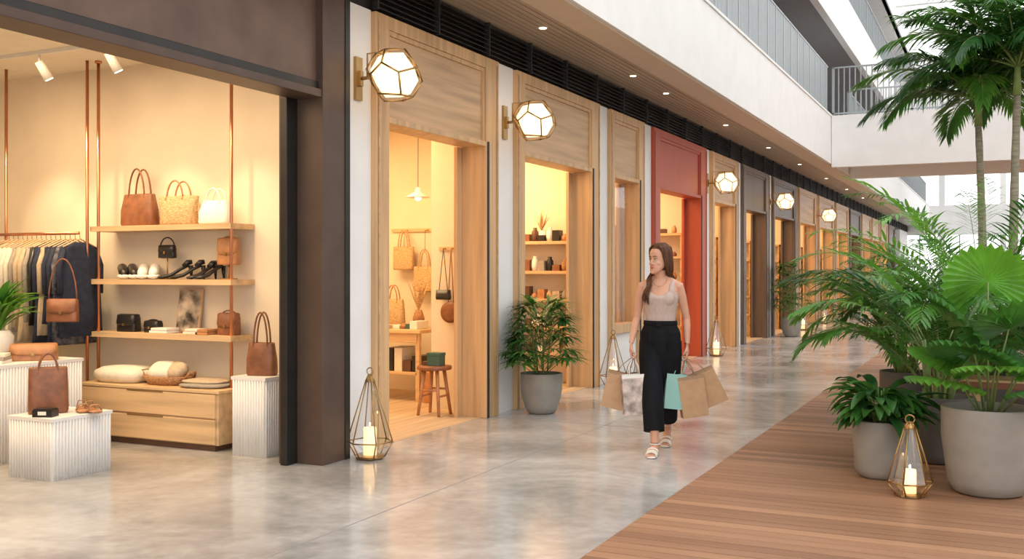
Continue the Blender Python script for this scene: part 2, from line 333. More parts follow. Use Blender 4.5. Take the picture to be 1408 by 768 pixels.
def fan(b,base,tip,L,w,n,spread,k,droop=.3):
    base=Vector(base);tip=Vector(tip); b.tube([base,base.lerp(tip,.5)+Vector((0,0,.02)),tip],.004,'stem',5)
    d=(tip-base); d.z*=.4; d.normalize(); s=d.cross(Vector((0,0,1))).normalized()
    for i in range(n):
        a=(i/(n-1)-.5)*spread
        blade(b,tip,d*math.cos(a)+s*math.sin(a)+Vector((0,0,R(0,.2))),L*(1-.25*abs(a)/spread)*R(.9,1.1),w,k,droop*R(.7,1.4))
def roundfan(b,base,tip,Rr,k,n=22,spread=4.6,tilt=.5,az=0):
    base=Vector(base);tip=Vector(tip); mid=base.lerp(tip,.55)+Vector((0,0,.06)); b.tube([base,mid,tip],[.008,.006,.005],'stem',6)
    d=Vector((math.cos(az)*math.cos(tilt),math.sin(az)*math.cos(tilt),math.sin(tilt))); s=d.cross(Vector((0,0,1))).normalized(); u=s.cross(d)
    V=[tip];F=[]
    N=2*n
    for r_,o in ((.45,.5),(.85,1.0),(1.0,1.0)):
        for i in range(N+1):
            a=(i/N-.5)*spread; rr=Rr*r_*(1 if r_<1 else (1.0 if i%2 else .90))*(1-.08*abs(a)/spread)
            h=(.014 if i%2 else -.014)*o-.10*Rr*r_*r_+.06*abs(math.sin(a))*Rr*r_
            V.append(tip+(d*math.cos(a)+s*math.sin(a))*rr+u*h+Vector((0,0,-.10*Rr*r_*r_)))
    for i in range(N):
        F.append((0,1+i,2+i))
        for l in (0,1): o=1+l*(N+1); F.append((o+i,o+N+1+i,o+N+2+i,o+i+1))
    b.add(V,F,k)
def broad(b,p,az,el,L,W,k,droop=1.0):
    p=Vector(p); n=7; V=[];F=[]; e=el
    side=Vector((-math.sin(az),math.cos(az),0))
    for i in range(n+1):
        t=i/n; w=W*math.sin(math.pi*min(1,(t*.93+.04)))**.8*(1-.25*t)
        d=Vector((math.cos(az)*math.cos(e),math.sin(az)*math.cos(e),math.sin(e))); u=Vector((-math.cos(az)*math.sin(e),-math.sin(az)*math.sin(e),math.cos(e)))
        V+=[p+side*w+u*w*.35,p.copy(),p-side*w+u*w*.35]
        if i: o=3*(i-1); F+=[(o,o+3,o+4,o+1),(o+1,o+4,o+5,o+2)]
        p=p+d*(L/n); e-=droop/n
    b.add(V,F,k,True)
def pot(b,x,y,r,h,k,z0=0,taper=.72):
    pr=[(r*taper*.75,z0),(r*taper*.92,z0+.015),(r*taper*1.08,z0+h*.15),(r*.93,z0+h*.4),(r*.995,z0+h*.65),(r,z0+h*.97),(r*.985,z0+h),(r*.9,z0+h),(r*.88,z0+h*.9)]
    b.rev(x,y,pr,k,40); b.rev(x,y,[(r*.89,z0+h*.86),(r*.89,z0+h*.9),(r*.3,z0+h*.93)],'soil',24)
def rhapis(x,y,r,h,H,W,n=30,z0=0):
    b=MB(); pot(b,x,y,r,h,'potc',z0)
    for i in range(7):
        a=i*.9; b.tube([(x+.06*math.cos(a),y+.06*math.sin(a),h*.85),(x+.1*math.cos(a),y+.1*math.sin(a),h+(H-h)*R(.4,.7))],.008,'stem',6)
    for i in range(n):
        a=R(0,6.28); t=R(0,1); z=h+.02+(H-h)*(.1+.75*t); rr=W*(.25+.35*R(.5,1))*(1.15-.6*t)
        bx=x+.07*math.cos(a);by=y+.07*math.sin(a); tx=x+rr*math.cos(a);ty=y+rr*math.sin(a)
        tx=max(tx,-4.5) if x<-3 else tx
        fan(b,(bx,by,z-.12),(tx,ty,z+.02),W*R(.42,.55),.018,9,2.9,random.choice(['leafd','leafm','leafm']),.55)
    if x<-3: b.V=[(max(v[0],-4.52),v[1],v[2]) for v in b.V]
    b.finish('potted_lady_palm')
rhapis(-4.22,9.5,.215,.41,1.22,.52,100)
rhapis(-4.15,22.9,.22,.42,1.75,.62,80)
b=MB(); pot(b,-.07,7.3,.285,.56,'potc',.008,.8)
for (dx,dy,dz,az,tl,rr) in ((-.12,-.05,1.08,3.4,.9,.36),(.12,-.12,1.08,5.2,.8,.35),(.0,.10,1.32,1.8,1.1,.30),(-.22,.08,.86,2.8,.4,.30),(.28,.05,.86,.1,.4,.30),(.05,-.25,.84,4.8,.25,.28),(-.24,-.14,.74,3.7,.2,.27),(.32,-.2,.72,5.6,.2,.26),(.0,-.05,1.38,4.6,1.25,.30),(.3,.25,.98,.9,.5,.28),(-.08,-.18,.92,4.2,.5,.30)):
    roundfan(b,(-.07+dx*.15,7.3+dy*.15,.5),(-.07+dx,7.3+dy,dz),rr,random.choice(['leafm','leafb','leafb']),az=az,tilt=tl)
b.finish('potted_fan_palm')
b=MB(); X0,Y0=-.76,7.55; pot(b,X0,Y0,.185,.40,'potc',.008,.85)
for i in range(130):
    a=R(0,6.28); t=R(0,1); p=(X0+.10*math.cos(a)*R(.2,1.6),Y0+.10*math.sin(a)*R(.2,1.6),.40+.20*t)
    broad(b,p,a+R(-.4,.4),R(-.1,.9)*(.5+.5*t)+.1,R(.20,.36),R(.035,.05),random.choice(['leafd','leafm','leafm']),R(.8,1.7))
for i in range(14):
    a=i*.45; b.tube([(X0+.03*math.cos(a),Y0+.03*math.sin(a),.35),(X0+.09*math.cos(a),Y0+.09*math.sin(a),.62)],.005,'stem',5)
b.finish('potted_broadleaf_shrub')
def areca(name,x,y,r,h,H,n,L,k,potk='potd',z0=.008,spread=1.0,seed=1,nl=32,lw=.015,ll=.34):
    random.seed(seed); b=MB(); pot(b,x,y,r,h,potk,z0,.8)
    for i in range(n):
        a=i*2.4+R(-.3,.3); t=i/n; zt=h*.9+(H*.25)*R(.2,1)*(1-t*.3)
        bx=x+.07*math.cos(a);by=y+.07*math.sin(a)
        b.tube([(bx,by,h*.8),(bx+.05*math.cos(a),by+.05*math.sin(a),zt)],.011,'stem',6)
        frond(b,(bx+.05*math.cos(a),by+.05*math.sin(a),zt),a,R(.95,1.45)-.5*t*spread,L*R(.8,1.15),R(1.0,1.8)*spread,nl,ll,lw,k if R(0,1)<.65 else random.choice(['leafm','leafd']),ldroop=.55)
    b.finish(name)
areca('potted_areca_palm',-.42,8.35,.25,.50,2.2,38,1.28,'leafy',spread=.98,seed=3)
areca('potted_areca_palm',-.15,10.4,.28,.5,2.9,40,1.85,'leafb',spread=.88,seed=5)
areca('potted_areca_palm',-.85,10.8,.24,.45,1.7,30,1.15,'leafy',spread=1.15,seed=8)
areca('potted_areca_palm',.75,9.9,.28,.5,2.2,26,1.4,'leafm',spread=1.0,seed=15)
areca('potted_areca_palm',-.7,15.2,.28,.5,2.2,26,1.5,'leafy',spread=1.0,seed=18)
def tallpalm(x,y,H,n,L,seed,lean=0):
    random.seed(seed); b=MB(); b.rev(x,y,[(.30,.008),(.36,.1),(.40,.5),(.36,.5)],'potd',32); b.rev(x,y,[(.36,.44),(.3,.47)],'soil',24)
    P=[(x+lean*(i/14)**2,y,.4+(H-.4)*i/14) for i in range(15)]; b.tube(P,[.052+.004*(i%2)-.0012*i for i in range(15)],'trunk',12)
    cx,cz=P[-1][0],P[-1][2]; b.tube([(cx,y,cz),(cx,y,cz+.5)],[.045,.02],'stem',10)
    for i in range(n):
        a=i*2.4+R(-.2,.2); t=i/n
        frond(b,(cx,y,cz+.3),a,1.48-1.2*t,L*R(.85,1.1),R(1.1,1.7),46,.46,.020,random.choice(['leafm','leafd','leafm','leafy']),r=.014,bare=.12,ldroop=.8)
    b.finish('tall_palm_tree')
tallpalm(-.17,13.2,3.15,28,1.45,11,-.06); tallpalm(.12,12.3,3.35,28,1.42,12,.05)
b=MB(); b.box(-.28,1.5,8.75,9.15,.53,.58,'leather')
for i in range(5): b.box(-.28,1.5,8.75+i*.081,8.75+i*.081+.073,.58,.60,'oakx')
for x in (-.22,1.36): b.box(x,x+.08,8.8,9.1,.008,.53,'oakx')
b.finish('wooden_bench',bevel=.004)
random.seed(21)
# ------------------------------------------------------------------ shop 1 furniture
def ribbox(name,x0,x1,y0,y1,h):
    b=MB(); b.box(x0+.01,x1-.01,y0+.01,y1-.01,0,h-.02,'plinth'); b.box(x0,x1,y0,y1,h-.025,h,'plinth'); s=.026
    def line(p0,p1):
        L=(Vector(p1)-Vector(p0)).length; n=int(L/s)
        for i in range(n): 
            p=Vector(p0).lerp(Vector(p1),(i+.5)/n); b.tube([(p.x,p.y,0),(p.x,p.y,h-.025)],.0105,'plinth',8)
    line((x0+.01,y0+.01,0),(x1-.01,y0+.01,0)); line((x1-.01,y0+.01,0),(x1-.01,y1-.01,0)); line((x0+.01,y0+.01,0),(x0+.01,y1-.01,0)); line((x0+.01,y1-.01,0),(x1-.01,y1-.01,0))
    b.finish(name)
ribbox('fluted_display_plinth',-5.46,-5.12,6.27,6.62,.62)
ribbox('fluted_display_plinth',-6.32,-5.87,4.94,5.47,.43)
ribbox('fluted_display_plinth',-7.8,-6.74,5.1,5.98,.74)
b=MB()
b.box(-7.15,-5.63,6.32,6.79,.05,.48,'oakx'); b.box(-7.10,-5.68,6.34,6.79,0,.05,'dleather')
b.box(-7.17,-5.61,6.30,6.79,.465,.49,'oakx')
for z0,z1 in ((.06,.255),(.268,.458)):
    b.box(-7.13,-5.65,6.302,6.325,z0,z1,'oakx')
    b.box(-6.6,-6.2,6.296,6.304,z1-.008,z1+.004,'brass')
b.finish('drawer_cabinet',bevel=.004)
b=MB()
for z in (1.84,1.377,.915): b.box(-7.25,-5.66,6.50,6.795,z-.045,z,'oakx')
for x in (-7.18,-5.68):
    b.tube([(x,6.53,.49),(x,6.53,3.3)],.014,'copper',10)
b.tube([(-7.25,6.47,.0),(-7.25,6.47,3.3)],.014,'copper',10)
for x in (-7.18,-5.68): b.rev(x,6.53,[(.03,3.28),(.03,3.3)],'copper',12)
b.finish('wall_shelving_unit')
b=MB(); b.tube([(-7.27,6.40,1.78),(-8.6,6.40,1.78)],.014,'copper',10); b.tube([(-8.25,6.44,0),(-8.25,6.44,3.3)],.014,'copper',10)
gc=['blk','blk','beigef','cream','cream','cream','greyf','beigef','beigef','greyf','blk','navy','beigef','navy','navy','pattern','navy']
for i in range(17):
    x=-8.22+i*.060; k=gc[i]; zb=R(.78,1.0); ph=R(0,6)
    b.tube([(x,6.40,1.79),(x,6.40,1.73)],.003,'brass',5); b.tube([(x,6.22,1.655),(x,6.40,1.73),(x,6.58,1.655)],.007,'oakx',6)
    b.rings([(x,6.40,zb,.033,.22),(x,6.40,zb+.2,.030,.21),(x,6.40,1.35,.027,.20),(x,6.40,1.55,.025,.205),(x,6.40,1.65,.018,.19),(x,6.40,1.70,.012,.07)],k,28,wob=lambda a,i,ph=ph:.14*math.sin(7*a+ph+i))
    for s in (-1,1): b.tube([(x,6.40+s*.17,1.64),(x+.005,6.40+s*.22,1.5),(x+.008,6.40+s*.215,1.25)],[.022,.027,.025],k,8)
b.finish('clothes_rack')
def tote(name,x,y,z,w,d,h,k,hh=.16,yaw=0,top=.85,e=4,kh=None):
    b=MB(); b.X=XF(x,y,z,rz=yaw); kh=kh or k
    b.rings([(0,0,.0,w*.47,d*.45),(0,0,.02,w*.5,d*.5),(0,0,h*.5,w*.49,d*.46),(0,0,h*.97,w*.5*top,d*.3),(0,0,h,w*.49*top,d*.27),(0,0,h*.93,w*.44*top,d*.2)],k,28,e,wob=lambda a,i:.012*math.sin(5*a+i))
    for s in (-1,1):
        P=[(w*.24*math.cos(a),s*d*.26,h*.85+(hh+h*.15)*math.sin(a)) for a in [math.pi*i/12 for i in range(13)]]; b.tube(P,.008,kh,6)
        for q in (-1,1): b.cbox((q*w*.24,s*d*.30,h*.82),(.02,.008,.05),kh)
    b.finish(name)
def clutch(name,x,y,z,w,d,h,k,yaw=0,rx=0,strap=0):
    b=MB(); b.X=XF(x,y,z,rz=yaw,rx=rx)
    b.rings([(0,0,0,w*.48,d*.5),(0,0,.012,w*.5,d*.5),(0,0,h*.8,w*.49,d*.45),(0,0,h,w*.45,d*.25)],k,24,5)
    b.rings([(0,-d*.08,h*.38,w*.36,d*.5),(0,-d*.08,h*.5,w*.49,d*.5),(0,-.004,h*.98,w*.48,d*.42),(0,0,h*1.03,w*.44,d*.25)],k,24,5)
    b.cbox((0,-d*.6,h*.42),(.022,.01,.022),'brass')
    if strap: b.tube([(w*.45*math.cos(a),0,h*.8+strap*math.sin(a)) for a in [math.pi*i/12 for i in range(13)]],.006,k,6)
    b.finish(name)
tote('leather_tote_bag',-6.80,6.64,1.84,.38,.15,.28,'leather',.22)
tote('straw_basket_bag',-6.36,6.65,1.84,.38,.19,.25,'straw',.13,top=1.15,e=2.4,kh='tan')
tote('white_handbag',-5.95,6.65,1.84,.32,.14,.20,'whitel',.10,top=.75)
tote('leather_tote_bag',-5.29,6.44,.62,.24,.13,.26,'leather',.24,yaw=.3)
tote('leather_tote_bag',-6.16,5.15,.43,.27,.13,.33,'leather',.10,yaw=.9,top=.95)
clutch('black_handbag',-6.93,6.64,.915,.22,.11,.15,'blk',strap=.02); clutch('black_handbag',-6.64,6.64,.915,.17,.09,.10,'blk',strap=.03)
clutch('brown_handbag',-5.80,6.64,.915,.20,.10,.18,'leather',strap=.06)
clutch('black_handbag',-6.50,6.66,1.56,.18,.06,.11,'blk',strap=.09); clutch('tan_handbag',-5.82,6.66,1.50,.22,.07,.22,'tan',strap=.06)
clutch('brown_handbag',-7.12,6.10,1.02,.26,.09,.19,'leather',yaw=.5,strap=.38)
b=MB()
for x,h in ((-6.50,.17),(-5.82,.12)):
    b.cbox((x,6.66,1.382),(.12,.08,.012),'brass'); b.tube([(x,6.66,1.38),(x,6.66,1.40+h)],.006,'brass'); b.cbox((x,6.66,1.39+h),(.10,.05,.008),'brass')
b.finish('display_stand')
def heel(b,x,y,z,yaw,k,s=1):
    b.X=XF(x,y,z,rz=yaw)@Matrix.Scale(s,4)
    b.tube([(0,-.12,.012),(0,-.08,.018),(0,-.03,.03),(0,.04,.075),(0,.09,.10)],[.02,.036,.034,.028,.027],k,12,flat=.4)
    b.tube([(0,.055,.09),(0,.085,.12),(0,.115,.125)],[.026,.03,.022],k,10,flat=.7); b.tube([(0,.105,.10),(0,.11,0)],[.018,.006],k,8)
    b.X=Matrix.Identity(4)
def sneaker(b,x,y,z,yaw,k):
    b.X=XF(x,y,z,rz=yaw)@Matrix.Scale(1.2,4)
    b.tube([(0,-.13,.018),(0,-.08,.02),(0,0,.02),(0,.08,.02),(0,.13,.018)],[.03,.045,.038,.04,.03],'whitel',12,flat=.45)
    b.tube([(0,-.12,.03),(0,-.07,.045),(0,0,.06),(0,.06,.08),(0,.11,.085)],[.02,.036,.036,.036,.03],k,12); b.X=Matrix.Identity(4)
b=MB(); sneaker(b,-7.0,6.64,1.377,.9,'blk'); sneaker(b,-6.89,6.65,1.377,.9,'blk'); sneaker(b,-6.76,6.64,1.377,.7,'whitel'); sneaker(b,-6.64,6.65,1.377,.7,'whitel'); b.finish('pair_of_sneakers')
b=MB(); heel(b,-6.38,6.63,1.377,-.9,'blk',1.2); heel(b,-6.25,6.64,1.377,-.9,'blk',1.2); b.finish('pair_of_heels')
b=MB(); heel(b,-6.08,6.63,1.377,-.3,'blk',1.15); heel(b,-6.0,6.64,1.377,-.3,'blk',1.15); b.finish('pair_of_heels')
b=MB(); b.X=XF(-6.33,6.72,.915,rx=-.14); b.box(-.13,.13,-.01,.01,.01,.38,'oakx'); b.box(-.12,.12,-.014,-.01,.02,.37,'art'); b.finish('framed_art_print')
b=MB()
for i,(x,k,w) in enumerate(((-6.48,'whitel',.2),(-6.12,'cream',.16),(-6.0,'tan',.13))):
    for j in range(2): b.cbox((x+.01*j,6.60,.915+.012+.024*j),(w-.02*j,.15,.022),k)
b.finish('stacked_books',bevel=.004)
def cushion(b,x,y,z,w,d,h,k,yaw=0,rx=0):
    b.X=XF(x,y,z,rz=yaw,rx=rx); b.rings([(0,0,h*.02,w*.42,d*.42),(0,0,h*.3,w*.49,d*.49),(0,0,h*.5,w*.5,d*.5),(0,0,h*.7,w*.48,d*.48),(0,0,h*.93,w*.36,d*.36),(0,0,h,w*.15,d*.15)],k,32,3.2,wob=lambda a,i:.02*math.sin(9*a)); b.X=Matrix.Identity(4)
b=MB(); cushion(b,-6.86,6.54,.49,.54,.38,.14,'cream'); b.finish('cushion')
b=MB(); b.rings([(-6.36,6.54,.49,.18,.13),(-6.36,6.54,.56,.23,.17),(-6.36,6.54,.565,.22,.16),(-6.36,6.54,.51,.16,.11)],'wicker',32,2.6); 
for s in (-1,1): b.tube([(-6.36+s*.22,6.48,.55),(-6.36+s*.27,6.50,.60),(-6.36+s*.27,6.56,.60),(-6.36+s*.22,6.60,.55)],.009,'wicker')
cushion(b,-6.40,6.55,.55,.28,.2,.12,'cream',.3,.5); cushion(b,-6.28,6.56,.57,.24,.18,.10,'beigef',-.3,.6); b.finish('wicker_basket')
b=MB(); cushion(b,-5.92,6.52,.49,.44,.34,.04,'greyf',.1); cushion(b,-5.94,6.54,.52,.40,.30,.035,'beigef',.05); b.finish('folded_throw')
b=MB()
for i in range(2):
    b.X=XF(-6.02+.1*i,5.33,.43,rz=.9+.2*i)@Matrix.Scale(1.15,4); b.tube([(0,-.12,.012),(0,-.06,.012),(0,.04,.012),(0,.12,.012)],[.03,.042,.034,.03],'tan',12,flat=.25)
    b.tube([(-.042,-.05,.015),(-.02,-.05,.05),(.02,-.05,.05),(.042,-.05,.015)],.012,'tan',6,flat=.4); b.tube([(-.032,.06,.015),(-.02,.07,.06),(.02,.07,.06),(.032,.06,.015)],.01,'tan',6,flat=.4)
b.finish('pair_of_sandals')
b=MB(); b.X=XF(-6.03,5.02,.43,rz=.4); b.box(-.07,.07,-.05,.05,0,.05,'blk'); b.box(-.065,.065,-.045,.045,.05,.058,'blk'); b.box(-.03,.03,-.052,-.05,.015,.04,'whitel'); b.finish('gift_box',bevel=.003)
clutch('tan_handbag',-6.93,5.66,.74,.36,.18,.13,'tan',yaw=.8,rx=.0)
b=MB()
for j in range(3): b.X=XF(-7.0,5.32,.74+.025*j,rz=.5+.1*j); b.box(-.13,.13,-.09,.09,0,.024,['whitel','greyf','cream'][j])
b.finish('stacked_books',bevel=.003)
b=MB(); b.rev(-7.28,5.62,[(.06,.74),(.10,.80),(.11,.92),(.08,.97),(.075,.97)],'whitel'); random.seed(5)
for i in range(70):
    a=R(0,6.28); broad(b,(-7.28,5.62,.95+.2*R(0,1)),a,R(.5,1.4),R(.2,.42),R(.025,.045),random.choice(['leafm','leafb']),R(.5,1.4))
b.finish('potted_houseplant')
b=MB(); b.tube([(-8.59+.24*math.cos(a),6.2,1.72+.22*math.sin(a)) for a in [i*math.pi/12 for i in range(0,25)]],.012,'brass'); b.tube([(-8.59,6.2,1.50),(-8.59,6.2,.02)],.012,'brass'); b.rev(-8.59,6.2,[(.14,0),(.14,.015),(.02,.03)],'brass'); b.tube([(-8.59,6.205,1.72),(-8.59,6.212,1.72)],[.225,.225],'winglass',32)
b.finish('round_mirror')
b=MB(); b.box(-8.8,-6.2,6.0,6.03,3.27,3.3,'whitel')
for x in (-8.0,-7.3,-6.5):
    b.tube([(x,6.015,3.27),(x,6.015,3.20)],.008,'whitel'); b.tube([(x,6.01,3.21),(x+.04,6.08,3.07)],[.035,.042],'whitel',14); b.tube([(x+.04,6.08,3.07),(x+.041,6.082,3.066)],[.034,.034],'bulb',12)
b.finish('track_light')
# ------------------------------------------------------------------ shop 2
b=MB(); b.box(-6.95,-5.72,9.6,10.2,.76,.80,'oakx')
for x in (-6.9,-5.80):
    for y in (9.64,10.12): b.box(x,x+.05,y,y+.05,.006,.76,'oakx')
b.box(-6.88,-5.78,9.64,10.15,.30,.33,'oakx'); b.box(-6.88,-5.78,9.63,9.65,.66,.76,'oakx'); b.finish('display_table',bevel=.004)
b=MB(); random.seed(9)
for i in range(12):
    x=-6.85+i*.09; k=random.choice(['whitel','cream','blk','beigef','wicker','green','tan']); h=R(.05,.16)
    if i%3==0: b.rev(x,9.8,[(.04,.80),(.055,.80+h*.5),(.03,.8+h)],k,14)
    else: b.box(x-.05,x+.045,9.68+R(0,.1),9.95,.80,.80+h*.6,k)
for i in range(9):
    x=-6.8+i*.115; b.box(x,x+.1,9.7,10.05,.33,.33+R(.1,.28),random.choice(['blk','dleather','tan','cream','blk']))
b.finish('table_merchandise',bevel=.004)
b=MB(); b.rev(-6.02,10.08,[(.05,.8),(.07,.9),(.04,1.0)],'wicker',16)
for i in range(26):
    a=R(0,6.28); blade(b,Vector((-6.02,10.08,.98)),Vector((math.cos(a)*.35,math.sin(a)*.35,1)),R(.25,.42),.012,'straw',.2)
b.finish('dried_grass_vase')
tote('woven_tote_bag',-6.47,10.49,1.46,.28,.10,.28,'straw',.2,top=1); tote('woven_tote_bag',-6.18,10.48,1.20,.28,.1,.30,'straw',.2,top=1)
tote('woven_tote_bag',-6.38,10.11,.8,.30,.12,.32,'straw',.16,top=.9,kh='tan')
tote('woven_tote_bag',-5.95,10.49,1.60,.24,.1,.24,'cream',.2,top=1)
b=MB(); b.box(-6.7,-5.4,10.575,10.6,1.92,1.96,'oakx')
for x in (-6.47,-6.18,-5.95): b.tube([(x,10.58,1.94),(x,10.50,1.93)],.006,'brass')
for x in (-6.47,-6.18,-5.95): b.tube([(x,10.50,1.93),(x,10.49,1.66)],.003,'dleather',5)
b.box(-5.3,-4.95,9.285,9.30,1.66,1.70,'oakx')
for x in (-5.22,-5.12,-5.05): b.tube([(x,9.29,1.68),(x,9.23,1.68)],.006,'brass')
b.finish('peg_rail')
def crossbody(name,x,y,z,r,k,drop):
    b=MB(); b.tube([(x,y,z+drop),(x-.035,y,z+r*.5),],.005,k,5); b.tube([(x,y,z+drop),(x+.035,y,z+r*.5)],.005,k,5)
    b.tube([(x,y-.025,z),(x,y+.025,z)],[r,r],k,28); b.tube([(x,y-.03,z),(x,y-.024,z)],[r*.75,r*.85],k,28); b.finish(name)
crossbody('round_crossbody_bag',-5.13,9.24,1.02,.11,'leather',.66)
b=MB(); b.tube([(-5.22,9.24,1.68),(-5.27,9.24,1.25)],.004,'blk',5); b.tube([(-5.22,9.24,1.68),(-5.17,9.24,1.25)],.004,'blk',5); b.rings([(-5.22,9.24,1.15,.08,.03),(-5.22,9.24,1.17,.085,.035),(-5.22,9.24,1.25,.08,.03)],'blk',20,4); b.finish('black_crossbody_bag')
b=MB(); b.tube([(-5.74,9.6,3.2),(-5.74,9.6,2.34)],.004,'black',6); b.rev(-5.74,9.6,[(.13,2.25),(.125,2.262),(.04,2.31),(.022,2.36),(.018,2.36)],'whitel',28); b.ball((-5.74,9.6,2.25),.035,'bulb'); b.rev(-5.74,9.6,[(.05,3.17),(.05,3.2)],'whitel',16); b.finish('pendant_lamp')
b=MB(); x,y=-5.12,8.88; b.rev(x,y,[(.165,.46),(.175,.465),(.175,.495),(.165,.50)],'leather',28)
for i in range(4):
    a=math.pi/4+i*math.pi/2; b.tube([(x+.10*math.cos(a),y+.10*math.sin(a),.46),(x+.17*math.cos(a),y+.17*math.sin(a),.006)],[.02,.016],'tan',8)
for i in range(4):
    a=math.pi/4+i*math.pi/2; c=a+math.pi/2; z=.2 if i%2 else .26; rr=.143; b.tube([(x+rr*math.cos(a),y+rr*math.sin(a),z),(x+rr*math.cos(c),y+rr*math.sin(c),z)],.011,'tan',6)
b.finish('wooden_stool')
b=MB(); b.box(-5.17,-5.03,8.82,8.94,.50,.62,'green'); b.box(-5.175,-5.025,8.815,8.945,.60,.63,'green'); b.box(-5.24,-5.18,8.84,8.9,.5,.54,'dleather'); b.finish('gift_box',bevel=.003)
b=MB(); b.box(-5.70,-5.42,9.62,9.95,.006,.35,'tan'); b.box(-5.69,-5.43,9.66,9.93,.35,.37,'blk'); b.finish('storage_box',bevel=.01)
# ------------------------------------------------------------------ shop 3 shelves & others
def shelves(name,x0,x1,y0,y1,zs,n=9,seed=1):
    random.seed(seed); b=MB()
    for z in zs: b.box(x0,x1,y0,y1,z-.04,z,'oakx')
    for x in (x0,x1-.03): b.box(x,x+.03,y0+.02,y1,.006,max(zs),'oakx')
    b.finish(name); b=MB()
    for z in zs:
        for i in range(n):
            x=x0+.07+(x1-x0-.14)*(i+.5)/n; k=random.choice(['whitel','cream','dleather','tan','blk','beigef','wicker','straw','leather','greyf']); h=R(.07,.2); ym=(y0+y1)/2-.03; r=min(.05,(x1-x0)/n*.42)
            if i%2: b.rev(x,ym,[(r*.8,z),(r,z+h*.3),(r*.9,z+h*.7),(r*.5,z+h*.85),(r*.55,z+h)],k,14)
            else: b.box(x-r,x+r,ym-.06,ym+.06,z,z+h*.8,k)
    return b
b=shelves('display_shelves',-6.3,-4.9,11.95,12.21,(1.83,1.45,1.09,.74,.4),12,4)
b.rev(-5.35,12.08,[(.05,1.83),(.06,1.90),(.03,1.98)],'whitel',14)
for i in range(30): 
    a=R(0,6.28); blade(b,Vector((-5.35,12.05,1.96)),Vector((math.cos(a)*.5,min(.1,math.sin(a)*.4),1)),R(.15,.3),.008,'straw',.2)
b.finish('shelf_merchandise')
for i,j in enumerate(range(3,15)):
    a=cols[j][0]; mid=(cols[j][0]+cols[j][1])/2
    shelves('display_shelves',-6.6,-4.95,mid-.35,mid-.06,(2.1,1.7,1.3,.9,.5),8,30+i).finish('shelf_merchandise')
# ------------------------------------------------------------------ woman
BX=XF(-2.50,8.02,0,rz=math.radians(10))
body=MB(); body.X=BX
for s in (-1,1): body.ball((s*.146,.006,1.318),(.042,.042,.044),'skin'); body.tube([(0,.022,1.405),(s*.06,.018,1.372),(s*.135,.010,1.335)],[.040,.036,.032],'skin',12)
body.rings([(0,0,.86,.10,.07),(0,0,.90,.150,.098),(0,0,.95,.152,.100),(0,0,1.03,.116,.084),(0,0,1.10,.118,.087),(0,-.004,1.17,.132,.098),(0,-.008,1.23,.142,.108),(0,0,1.29,.150,.092),(0,.008,1.335,.150,.068),(0,.012,1.36,.115,.055),(0,.012,1.385,.062,.048)],'skin',32)
body.tube([(0,.015,1.34),(0,.008,1.40),(-.004,-.002,1.47)],[.058,.048,.05],'skin',20)
for s in (-1,1): body.ball((s*.060,-.066,1.225),(.058,.050,.058),'skin')
HX=XF(-.004,-.012,1.545,rz=math.radians(-36),rx=math.radians(3))
body.X=BX@HX
hp=[(-.118,.016,-.080,-.055),(-.108,.034,-.091,-.035),(-.09,.047,-.094,-.01),(-.065,.057,-.092,.03),(-.035,.063,-.088,.065),(0,.067,-.083,.083),(.03,.070,-.086,.092),(.06,.068,-.084,.09),(.085,.058,-.068,.078),(.102,.040,-.045,.055),(.110,.018,-.018,.028)]
body.rings([(0,(f+k)/2,z,w,(k-f)/2) for z,w,f,k in hp],'skin',36,2.2)
body.tube([(0,-.080,.018),(0,-.090,-.005),(0,-.106,-.030),(0,-.098,-.040)],[.006,.008,.0105,.008],'skin',10)
for s in (-1,1):
    body.ball((s*.011,-.093,-.035),(.008,.009,.007),'skin'); body.ball((s*.034,-.060,-.032),(.022,.018,.022),'skin')
    body.tube([(s*.066,.002,-.03),(s*.074,.008,-.01),(s*.077,.012,.01),(s*.07,.008,.022)],[.008,.013,.014,.008],'skin',8,flat=.7)
body.ball((0,-.088,-.105),(.018,.012,.014),'skin'); body.tube([(-.03,-.078,-.0655),(0,-.090,-.0655),(.03,-.078,-.0655)],[.008,.011,.008],'skin',8)
body.X=BX
def arm(sh,el,wr,s):
    sh,el,wr=Vector(sh),Vector(el),Vector(wr)
    P=[sh+Vector((-s*.05,0,.008)),sh+Vector((-s*.004,0,-.004)),sh.lerp(el,.3),sh.lerp(el,.7),el,el.lerp(wr,.3),el.lerp(wr,.7),wr]
    body.tube(P,[.035,.043,.039,.033,.029,.031,.025,.0195],'skin',16)
    body.tube([wr+Vector((0,0,.01)),wr+Vector((0,-.002,-.025)),wr+Vector((0,-.003,-.055)),wr+Vector((0,-.003,-.082))],[.020,.030,.036,.034],'skin',14,flat=.42,up=(1,0,0))
    f=[(-.027,1.0),(-.009,1.1),(.009,1.05),(.026,.85)]
    for yo,l in f:
        b0=wr+Vector((0,yo-.003,-.078)); q=-s
        body.tube([b0,b0+Vector((q*.004,0,-.028*l)),b0+Vector((q*.020,0,-.044*l)),b0+Vector((q*.036,0,-.034*l)),b0+Vector((q*.038,0,-.016*l))],[.009,.0088,.0082,.0078,.0066],'skin',8)
    b0=wr+Vector((0,-.028,-.03)); body.tube([b0+Vector((0,.012,.01)),b0+Vector((-s*.010,-.010,-.022)),b0+Vector((-s*.024,-.010,-.046)),b0+Vector((-s*.034,.004,-.062))],[.012,.011,.009,.0075],'skin',8)
    return BX@(wr+Vector((-s*.018,-.003,-.108)))
hR=arm((-.152,.005,1.325),(-.192,-.005,1.06),(-.222,-.11,.865),-1)
hL=arm((.152,.005,1.325),(.205,.060,1.06),(.215,.02,.85),1)
